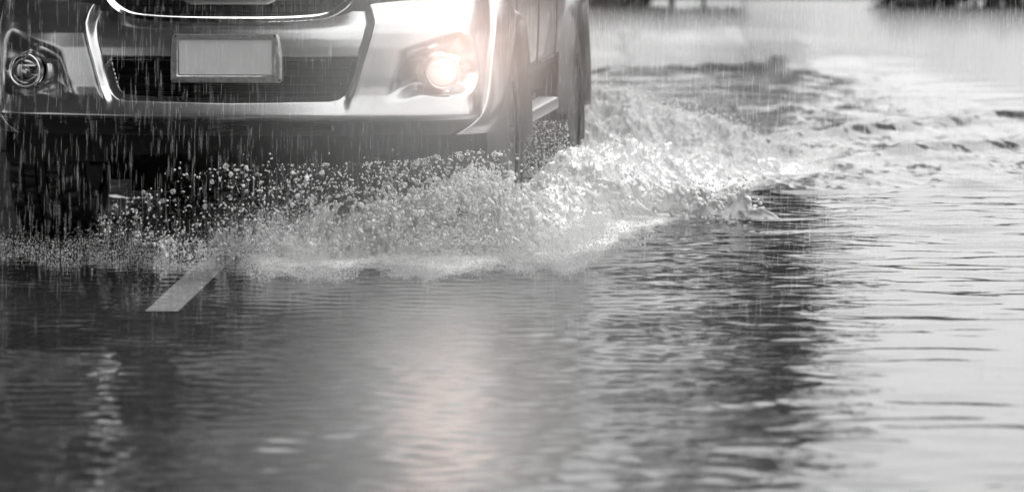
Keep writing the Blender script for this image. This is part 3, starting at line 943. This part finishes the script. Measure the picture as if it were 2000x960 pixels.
for (x, y, h, w) in [(-.8, 66, 12, 4.2), (-5, 68, 13, 6), (-10, 66, 12, 6.5), (-16, 64, 14, 8), (-23, 60, 13, 8), (-3.2, 80, 21, 7), (-6.6, 82, 22, 7), (-10, 80, 22, 7), (-13.5, 83, 23, 8), (-17.5, 80, 22, 8), (-17, 44, 13, 8), (-12, 32, 12, 8), (-9.5, 22, 12, 7), (-8, 14, 11, 6), (-7.5, 7, 12, 6), (-7.5, 1, 12, 6), (-7, -5, 12, 6), (-6.5, -11, 17, 8), (-6.0, 19.5, 9, 7), (-5.9, 14.2, 9, 6.5), (-4.4, 8.2, 9.5, 7), (-4.9, 2.6, 9.5, 7)]:  # unseen trees, added so bumper and water mirror something dark on the left
    tree(x, y, h, w, 3.2 if x > -6.1 and 0 < y < 30 else (1.2 if y < 60 else 2), 'added unseen tree on the left, darkening the bumper and water', 'added trees darkening the left side', 80 + k, dark=True, z0=-.05 if y < 58 else .2); k += 1

for i, (x, y, h, w) in enumerate([(-5, -17, 19, 9), (-1, -20, 14, 8), (3.5, -24, 12, 7)]):  # out-of-view trees added behind the camera to darken the bumper's reflections
    tree(x, y, h, w, 1.0, 'added unseen tree behind the viewer, darkening the bumper', 'added trees behind the viewer', 120 + i, dark=True, z0=-.05)
for i, (x, y, h, w) in enumerate([(11.5, 66, 11, 5), (15, 62, 12, 6), (20, 64, 13, 7), (26, 60, 12, 7), (25, 48, 11, 7), (23, 38, 10, 7), (22, 29, 10, 7), (21, 20, 10, 7), (10.0, 47, 8, 4.6), (8.9, 38.5, 7.5, 4.4), (7.8, 31, 7.5, 4.2), (7.0, 24, 7, 4.2)]):  # out-of-view row added to keep bright sky off the truck's right flank
    tree(x, y, h, w, 1.4, 'added unseen tree on the right, darkening the truck flank', 'added trees darkening the truck flank', 130 + i, dark=True, z0=.2 if y > 58 else -.05)

# the far wood: one low mass beyond the bank
rr = np.random.default_rng(5)
nc = 420; cx = rr.uniform(-70, 110, nc); hh = 5.0 + 6.0 * fbm(np.stack([cx * .09, 0 * cx, 0 * cx], -1), 3)
c = np.stack([cx, rr.uniform(165, 185, nc), hh * rr.random(nc) ** .8 + .6], -1)
V, F = leaf_cloud(c, [(2.2, 2.0, 1.5)] * nc, 60, .8, rr)
V[:, 2] = np.maximum(V[:, 2], .2)
tag(obj('far_wood', V, F, M['leaf_dark'], smooth=False), 'low dark wood far beyond the flood', 'wood', kind='stuff')

# ------------------------------------------------------------------ spray mist lit by the lamp
def ellipsoid(c, r, nu=32, nv=20):
    th = np.linspace(0, math.pi, nv); ph = np.linspace(0, 2 * math.pi, nu, endpoint=False)
    P, T = np.meshgrid(ph, th, indexing='ij')
    V = np.stack([c[0] + r[0] * np.cos(P) * np.sin(T), c[1] + r[1] * np.sin(P) * np.sin(T), c[2] + r[2] * np.cos(T)], -1)
    return V.reshape(-1, 3), grid_faces(nu, nv, closed_u=True)
def mist_mat(dens, g, c, r):
    """water mist, thickest in the middle and thinning to nothing at its rim"""
    m = bpy.data.materials.new('mist'); m.use_nodes = True; nt = m.node_tree; nt.nodes.clear()
    N = nt.nodes.new; L = nt.links.new
    o = N('ShaderNodeOutputMaterial'); v = N('ShaderNodeVolumePrincipled')
    v.inputs['Color'].default_value = (.97, .96, .95, 1); v.inputs['Anisotropy'].default_value = g
    tc = N('ShaderNodeTexCoord'); mp = N('ShaderNodeVectorMath'); mp.operation = 'DIVIDE'; mp.inputs[1].default_value = r
    ln = N('ShaderNodeVectorMath'); ln.operation = 'LENGTH'
    rp = N('ShaderNodeMapRange'); rp.inputs['From Min'].default_value = 1; rp.inputs['From Max'].default_value = 0
    pw = N('ShaderNodeMath'); pw.operation = 'POWER'; pw.inputs[1].default_value = 2.4
    mu = N('ShaderNodeMath'); mu.operation = 'MULTIPLY'; mu.inputs[1].default_value = dens
    L(tc.outputs['Object'], mp.inputs[0]); L(mp.outputs[0], ln.inputs[0]); L(ln.outputs['Value'], rp.inputs[0])
    L(rp.outputs[0], pw.inputs[0]); L(pw.outputs[0], mu.inputs[0]); L(mu.outputs[0], v.inputs['Density'])
    L(v.outputs[0], o.inputs['Volume']); return m
lw = loc2world(np.array(lamp_pos))
mr = (.95, .85, 1.0)
M['mist'] = mist_mat(1.35, .2, None, mr)
mist = obj('spray_mist', *ellipsoid((0, 0, 0), mr), M['mist'], loc=(lw[0] - .04, lw[1] - .55, lw[2] - .02))
mist.data.flip_normals()
tag(mist, 'fine spray mist glowing around the lit fog lamp', 'mist', kind='stuff')

mr2 = (1.05, .60, .26)
M['mist_low'] = mist_mat(1.6, .2, None, mr2)
q = pix2world(800, 470, 13.45)
low = obj('splash_mist', *ellipsoid((0, 0, 0), mr2), M['mist_low'], loc=(q[0], q[1], .07))
low.data.flip_normals()
tag(low, 'soft white mist hanging low along the foot of the splash', 'mist', kind='stuff')

# ------------------------------------------------------------------ THE SPLASH
def ico(sub):
    import bmesh
    b = bmesh.new(); bmesh.ops.create_icosphere(b, subdivisions=sub, radius=1)
    V = np.array([v.co[:] for v in b.verts]); F = np.array([[v.index for v in f.verts] for f in b.faces]); b.free()
    return V, F
ICO0, ICO1, ICO2 = ico(1), ico(2), ico(3)
OCT = (np.array([(1, 0, 0), (-1, 0, 0), (0, 1, 0), (0, -1, 0), (0, 0, 1), (0, 0, -1)], float),
       np.array([(0, 2, 4), (2, 1, 4), (1, 3, 4), (3, 0, 4), (2, 0, 5), (1, 2, 5), (3, 1, 5), (0, 3, 5)]))
def scatter(base, P, S):
    """copies of base mesh at P (n,3) scaled by S (n,3)"""
    V0, F0 = base; n = len(P)
    q = rng.normal(size=(n, 4)).astype(np.float32); q /= np.linalg.norm(q, axis=1)[:, None]
    w, x, y, z = q.T
    Rm = np.stack([1 - 2 * (y * y + z * z), 2 * (x * y - z * w), 2 * (x * z + y * w), 2 * (x * y + z * w), 1 - 2 * (x * x + z * z), 2 * (y * z - x * w), 2 * (x * z - y * w), 2 * (y * z + x * w), 1 - 2 * (x * x + y * y)], -1).reshape(n, 3, 3)
    V = P[:, None, :] + np.einsum('nij,nkj->nki', Rm, V0[None] * S[:, None, :])
    F = F0[None] + (np.arange(n) * len(V0))[:, None, None]
    return V.reshape(-1, 3), F.reshape(-1, 3)
def ball_sizes(n, lo, hi, p=2.2, jit=.5, stretch=1.6):
    r = lo + (hi - lo) * rng.random(n) ** p
    return r[:, None] * (1 + jit * (rng.random((n, 3)) - .5)) * np.column_stack([np.ones(n), np.ones(n), 1 + stretch * rng.random(n) ** 3])
def remesh(name, P, S, voxel, mat_, base=None, sm=2):
    V, F = scatter(base or ICO0, P, S)
    me = np_mesh('tmp', V, F); o = bpy.data.objects.new('tmp', me); COL.objects.link(o)
    md = o.modifiers.new('r', 'REMESH'); md.mode = 'VOXEL'; md.voxel_size = voxel; md.use_smooth_shade = True
    if sm:
        ms = o.modifiers.new('s', 'SMOOTH'); ms.iterations = sm; ms.factor = .5
    dg = bpy.context.evaluated_depsgraph_get()
    m2 = bpy.data.meshes.new_from_object(o.evaluated_get(dg))
    bpy.data.objects.remove(o); bpy.data.meshes.remove(me)
    m2.materials.clear(); m2.materials.append(mat_); m2.name = name
    q = bpy.data.objects.new(name, m2); COL.objects.link(q); return q

# big drops, each one its own object
TOPX = [150, 200, 260, 330, 450, 600, 700, 800, 900, 1000, 1060]
TOPY = [430, 415, 385, 345, 322, 320, 318, 312, 296, 292, 320]
def drop_field(n, xp, pw=1.0, y0=13.0, y1=13.95, low=478):
    px = np.interp(rng.random(n), np.linspace(0, 1, len(xp)), xp)
    f = rng.random(n) ** pw
    top = np.interp(px, TOPX, TOPY)
    py = low + (top - low) * f
    return pix2world(px, py, rng.uniform(y0, y1, n))
def clump(P, thr=.46, k=1.0):
    """keeps the points that fall inside torn, uneven clouds"""
    n = fbm(P * [9 * k, 2, 13 * k] + 31, 4)
    return P[rng.random(len(P)) < smooth01((n - thr + .09) / .16) * .92 + .08]
variants = []
for k in range(6):
    V = ICO2[0].copy(); d = fbm(V * 1.6 + 9 * k, 2) - .5
    V = V * (1 + .55 * d)[:, None] * [1, 1, 1 + .12 * (k % 3)]
    me = np_mesh('drop', V, ICO2[1]); me.materials.append(M['drop']); variants.append(me)
P = clump(drop_field(700, [190, 300, 380, 440, 500, 560, 620, 680, 740, 800, 860, 930, 1010], .85))[:240]
rad = .0034 + .0068 * rng.random(240) ** 2.2
rad[:6] = [.012, .013, .011, .012, .014, .011]
for k in range(240):
    o = bpy.data.objects.new('water_drop', variants[k % 6]); COL.objects.link(o)
    o.location = P[k]; o.scale = (rad[k],) * 3; o.rotation_euler = tuple(rng.uniform(0, 6, 3))
    tag(o, 'clear water drop flying in the splash under the front bumper', 'water drop', 'large drops flying in the splash')

# finer spray
def stuff(name, V, F, m, label, cat, smooth=True):
    return tag(obj(name, V, F, m, smooth=smooth), label, cat, kind='stuff')
P = clump(np.vstack([
    drop_field(9000, [180, 320, 420, 500, 560, 620, 680, 740, 790, 840, 890, 940, 1000], 1.5),
    drop_field(9000, [420, 560, 640, 700, 760, 800, 850, 890, 930, 970, 1030], 1.9),
    drop_field(260, [300, 500, 700, 900, 1040], .35) + [0, 0, .04],
]), .47)
S = ball_sizes(len(P), .0006, .0046, 4.5)
stuff('splash_spray', *scatter(ICO0, P, S), M['spray'], 'fine water spray flying ahead of the front wheels', 'spray')

# foam band: bursting bubbles and tiny droplets close over the water
ex = np.array([-40, 100, 200, 300, 400, 460, 500, 560, 640, 760, 870, 1000, 1100, 1200, 1290]); ey = np.array([508, 512, 514, 522, 512, 506, 543, 549, 541, 538, 546, 529, 528, 490, 455])
def foam_band(n, xp, hmax, r0, r1):
    n = int(n * 1.15)
    px = np.interp(rng.random(n), np.linspace(0, 1, len(xp)), xp)
    back = rng.random(n) ** 1.2
    nz = fbm(np.stack([px * .03, back * 3, 0 * px], -1), 3)
    edge = fbm(np.stack([px * .018, 0 * px + 4, 0 * px], -1), 4) - .55
    base = np.interp(px, ex, ey) + 46 * edge + rng.exponential(5, n) - 10 * (nz - .4) - back * np.interp(px, [0, 400, 500, 900, 1250], [40, 48, 72, 75, 60])
    gx, gy = ground_pt(px, base)
    z = .004 + hmax * rng.random(n) ** 2.2 * (.3 + nz * 1.2) * smooth01(back * 5 + .15)
    P = np.stack([gx, gy, z], -1)
    patch_ = fbm(np.stack([px * .012, base * .02, 0 * px + 7], -1), 4)
    P = P[rng.random(n) < smooth01((1330 - px) / 170) * (smooth01((px - 395) / 150) if xp[0] > 300 else smooth01((560 - px) / 160)) * np.clip(.15 + 2.2 * (patch_ - .30), 0, 1)]; n = len(P)
    return P, ball_sizes(n, r0, r1, 2.5)
A = [foam_band(17000, [-30, 120, 220, 300, 360, 420, 480, 560], .05, .0006, .0022),
     foam_band(210000, [400, 500, 600, 680, 760, 820, 880, 940, 1000, 1060, 1120, 1180, 1330], .14, .0006, .0024)]
P = np.vstack([a[0] for a in A]); S = np.vstack([a[1] for a in A])
stuff('foam_spray', *scatter(OCT, P, S), M['spray'], 'white foaming spray along the foot of the splash', 'foam')

# the crown of thrown water in front of the right wheel: jets that merge into one liquid body
def jets(n, xp, topx, topy, y0, y1, r0, r1, lat=.35, seg=11, wob=.006):
    Pp = []; Ss = []
    for k in range(n):
        px = np.interp(rng.random(), np.linspace(0, 1, len(xp)), xp)
        Yb = rng.uniform(y0, y1)
        top = pix2world(px, np.interp(px, topx, topy) + rng.exponential(34), Yb)
        h = max(.03, top[2]); a = rng.normal(0, lat); b = rng.normal(-.15, .25)
        tmax = rng.uniform(.45, 1.0)
        for t in np.linspace(.05, tmax, seg):
            z = h * (1 - (1 - t) ** 2)
            q = np.array([top[0] + a * h * (t - .8), Yb + b * h * t, z]) + rng.normal(0, wob, 3)
            r = (r1 + (r0 - r1) * t) * rng.uniform(.45, 1.25)
            Pp.append(q); Ss.append(np.array([r, r, r * rng.uniform(.9, 1.5)]))
        if rng.random() < .6:      # bead at the tip
            Pp.append(q + [0, 0, .004]); Ss.append(np.full(3, r0 * rng.uniform(1.2, 2.0)))
    return np.array(Pp), np.array(Ss)
J = [jets(170, [640, 720, 770, 810, 850, 890, 920, 950, 980, 1010, 1050], [600, 700, 760, 850, 900, 930, 960, 1000, 1060], [430, 395, 360, 340, 318, 305, 315, 330, 360], 13.3, 14.1, .0035, .012),
     jets(70, [330, 450, 560, 640, 700, 760], [300, 450, 560, 640, 760], [450, 430, 405, 395, 370], 13.2, 13.9, .0028, .007, seg=7),
     jets(230, [560, 660, 740, 800, 850, 890, 920, 950, 980, 1010, 1050], [500, 600, 700, 760, 850, 900, 930, 960, 1000, 1060], [400, 395, 372, 352, 335, 312, 300, 308, 318, 350], 13.2, 14.1, .0018, .0042, lat=.7, seg=26, wob=.0022),
     jets(120, [690, 760, 800, 860, 900, 930, 960, 1000, 1040], [690, 780, 850, 900, 930, 960, 1000, 1060], [400, 370, 345, 322, 308, 316, 335, 365], 13.5, 14.2, .006, .021, lat=.25, seg=9)]
# loose lumps
Pl = drop_field(500, [420, 560, 640, 720, 780, 840, 880, 920, 960, 1000, 1040], 1.3); Sl = ball_sizes(500, .0025, .010, 3.2, .6)
def membranes(n, xp, topx, topy, y0, y1, wid, r=.0036, lean=.25):
    """thin torn sheets of water, thick along the rim, with holes"""
    Pp, Ss = [], []
    for k in range(n):
        px = np.interp(rng.random(), np.linspace(0, 1, len(xp)), xp); Yb = rng.uniform(y0, y1)
        top = pix2world(px, np.interp(px, topx, topy) + rng.exponential(24), Yb); h = max(.05, top[2]) ; w = wid * rng.uniform(.5, 1.3)
        a0 = rng.normal(0, lean); tw = rng.normal(0, .5); z0 = rng.uniform(.0, .55) * h
        nu_, nv_ = max(6, int(w / .0045)), max(6, int((h - z0) / .0045))
        u, v = np.meshgrid(np.linspace(-1, 1, nu_), np.linspace(0, 1, nv_), indexing='ij')
        edge = 1 - .55 * fbm(np.stack([u * 2.2 + 13 * k, 0 * u, 0 * u + k], -1), 3) * 1.3
        zz = z0 + (h - z0) * v * edge
        wz = w * (1 - .45 * v) * u
        xx = top[0] + wz * math.cos(tw) + a0 * (zz - h) + .02 * (fbm(np.stack([u * 1.5 + k, v * 2, 0 * u], -1), 2) - .5)
        yy = Yb + wz * math.sin(tw) - .22 * h * v ** 2 + .05 * (fbm(np.stack([u * 1.7, v * 1.7 + k, 0 * u + 3], -1), 2) - .5)
        hole = fbm(np.stack([u * w * 26 + 7 * k, v * (h - z0) * 22, 0 * u + 1.7 * k], -1), 3)
        keep = (hole > .46) & (np.abs(u) < .98)
        rim = (v > .93) | (np.abs(hole - .47) < .015)
        rr_ = np.where(rim, r * 1.7, r)
        Pp.append(np.stack([xx, yy, zz], -1)[keep]); Ss.append(np.repeat(rr_[keep][:, None], 3, 1))
    return np.vstack(Pp), np.vstack(Ss)
J.append(membranes(22, [300, 400, 480, 560, 640, 720], [280, 400, 500, 640, 740], [455, 425, 400, 385, 370], 13.2, 13.8, .028, .0034))
J.append(membranes(46, [520, 640, 720, 780, 830, 870, 910, 940, 970, 1000, 1040], [500, 640, 760, 850, 900, 930, 960, 1000, 1060], [395, 372, 345, 325, 312, 298, 308, 322, 350], 13.3, 14.1, .055))
P = np.vstack([j[0] for j in J] + [Pl]); S = np.vstack([j[1] for j in J] + [Sl])
crown = remesh('splash_crown', P, S, .0031, M['froth'])
tag(crown, 'crown of white water thrown up in front of the right front wheel', 'splash', kind='stuff')

# bow waves rolling off to the right
def wave_sheet(name, foot, crest, dY, amp, label, seed, nu=420, nv=120, lobes=True):
    foot = np.array(foot, float); crest = np.array(crest, float)
    u = np.linspace(0, 1, nu); px = foot[0, 0] + (foot[-1, 0] - foot[0, 0]) * u
    fx, fy = ground_pt(px, np.interp(px, foot[:, 0], foot[:, 1]))
    cy = fy + dY
    c = pix2world(px, np.interp(px, crest[:, 0], crest[:, 1]), cy)
    Fp = np.stack([fx, fy, np.full(nu, -.02)], -1)
    B = c + np.stack([.10 + 0 * u, .55 + 0 * u, -c[:, 2] - .03], -1)
    rows = []
    v = np.linspace(0, 1, nv)
    for t in v:
        if t < .62:
            k = t / .62; q = Fp + (c - Fp) * k
            q[:, 2] = Fp[:, 2] + (c[:, 2] - Fp[:, 2]) * (k ** .8)
        else:
            k = (t - .62) / .38; q = c + (B - c) * k
            q[:, 2] = c[:, 2] + (B[:, 2] - c[:, 2]) * (k ** 1.6)
        rows.append(q)
    G = np.stack(rows, 1)
    ends = (smooth01(u / .05) * smooth01((1 - u) / .22))[:, None]
    hv = np.sin(np.clip(v, 0, 1) * math.pi)[None, :] ** .6
    W = G.reshape(-1, 3) + seed
    n1 = (fbm(W * [7, 7, 7], 3) - .5).reshape(nu, nv); n2 = (fbm(W * [26, 26, 26], 4) - .5).reshape(nu, nv); n3 = (np.abs(fbm(W * [60, 60, 60] + 5, 3) - .5)).reshape(nu, nv)
    d = amp * (1.3 * n1 + .7 * n2 - .5 * n3) * hv * ends
    G[..., 2] = G[..., 2] * (ends * .98 + .02) + d
    G[..., 1] -= d * 1.2; G[..., 0] += amp * .5 * (fbm(W[:, [1, 2, 0]] * 9, 3).reshape(nu, nv) - .5) * hv
    o = obj(name, G.reshape(-1, 3), grid_faces(nu, nv), M['froth'])
    if o.data.polygons[nv * nu // 3].normal.y > 0: o.data.flip_normals()
    tag(o, label, 'wave', kind='stuff')
    return G
GA = wave_sheet('bow_wave', [(990, 448), (1050, 440), (1100, 432), (1180, 428), (1250, 402), (1330, 392), (1420, 368), (1620, 335)],
                [(990, 400), (1040, 352), (1080, 322), (1120, 296), (1180, 282), (1250, 280), (1330, 302), (1420, 318), (1620, 320)], .75, .10,
                'bow wave of churned water rolling out beside the front wheel', 3.1)
GB = wave_sheet('wheel_wave', [(1085, 330), (1140, 325), (1250, 322), (1400, 320), (1640, 312)],
                [(1085, 260), (1112, 215), (1145, 172), (1170, 168), (1205, 176), (1260, 196), (1300, 200), (1330, 216), (1400, 246), (1480, 280), (1640, 300)], .55, .12,
                'steep wall of white water thrown up beside the rear wheel', 8.7)
# ragged fringe of lobes and beads under the lip of the bow wave, and spray over both waves
J = [membranes(34, [1060, 1120, 1180, 1240, 1300, 1350, 1400, 1470], [1050, 1150, 1250, 1350, 1480], [345, 345, 332, 345, 348], 15.0, 15.6, .09, .0048, .35),
     jets(60, [1060, 1120, 1180, 1240, 1300, 1350, 1400, 1470], [1050, 1150, 1250, 1350, 1480], [345, 350, 335, 345, 345], 15.0, 15.7, .005, .011, lat=.45, seg=8)]
px = rng.uniform(1070, 1500, 230); py = np.interp(px, [1070, 1180, 1250, 1330, 1420, 1500], [415, 412, 392, 388, 368, 350]) + rng.normal(0, 11, 230)
Pl = pix2world(px, py, rng.uniform(14.9, 15.5, 230)); Sl = ball_sizes(230, .002, .012, 3.4, .6)
fr = remesh('wave_fringe', np.vstack([j[0] for j in J] + [Pl]), np.vstack([j[1] for j in J] + [Sl]), .0042, M['froth'])
tag(fr, 'ragged fringe of water lobes under the bow wave', 'splash', kind='stuff')
Ps = []; Ss = []
for G, n, sc in ((GA, 16000, .035), (GB, 16000, .04)):
    nu_, nv_ = G.shape[:2]
    i = rng.integers(6, nu_ - 1, n); j = rng.integers(int(nv_ * .1), int(nv_ * .8), n)
    P = G[i, j] + np.abs(rng.normal(0, sc, (n, 3))) * [1, -1, 1] * (rng.random((n, 1)) ** 1.5)
    Ps.append(P); Ss.append(ball_sizes(n, .0009, .0040, 3))
# drips falling off the truck's side and sill
n = 1800; px = rng.uniform(1018, 1110, n); py = 345 - 110 * rng.random(n) ** 1.6; Ps.append(pix2world(px, py, rng.uniform(15.2, 16.2, n))); Ss.append(ball_sizes(n, .001, .0028, 2))
stuff('wave_spray', *scatter(ICO0, np.vstack(Ps), np.vstack(Ss)), M['spray'], 'droplets flying off the waves beside the truck', 'spray')

# ------------------------------------------------------------------ rain
def rain(n):
    Yd = np.where(rng.random(n) < .75, rng.uniform(10.5, 15, n), rng.uniform(15, 30, n))
    px = rng.uniform(-80, 2080, n); py = rng.uniform(-60, 900, n)
    P = pix2world(px, py, Yd)
    P = P[P[:, 2] > .03]; n = len(P)
    Ln = rng.uniform(.008, .045, n); r = rng.uniform(.00014, .00036, n) * np.where(P[:, 1] > 15, 1.7, 1.0)
    ring = np.array([(math.cos(a), math.sin(a)) for a in (0, 2.094, 4.189)])
    V = np.zeros((n, 8, 3)); lean = np.stack([rng.normal(.02, .02, n), rng.normal(0, .02, n)], -1)
    V[:, 0] = P + np.column_stack([lean * Ln[:, None], Ln]); V[:, 7] = P - np.column_stack([lean * Ln[:, None], Ln])
    for k, (f) in enumerate((.35, -.55)):
        for q in range(3):
            V[:, 1 + k * 3 + q] = P + np.column_stack([lean * Ln[:, None] * f + ring[q] * r[:, None], Ln * f])
    T = np.array([(0, 1, 2), (0, 2, 3), (0, 3, 1), (1, 4, 5), (1, 5, 2), (2, 5, 6), (2, 6, 3), (3, 6, 4), (3, 4, 1), (7, 5, 4), (7, 6, 5), (7, 4, 6)])
    F = T[None] + (np.arange(n) * 8)[:, None, None]
    return V.reshape(-1, 3), F.reshape(-1, 3)
stuff('rain', *rain(12500), M['rain'], 'thin streaks of heavy rain falling everywhere', 'rain')
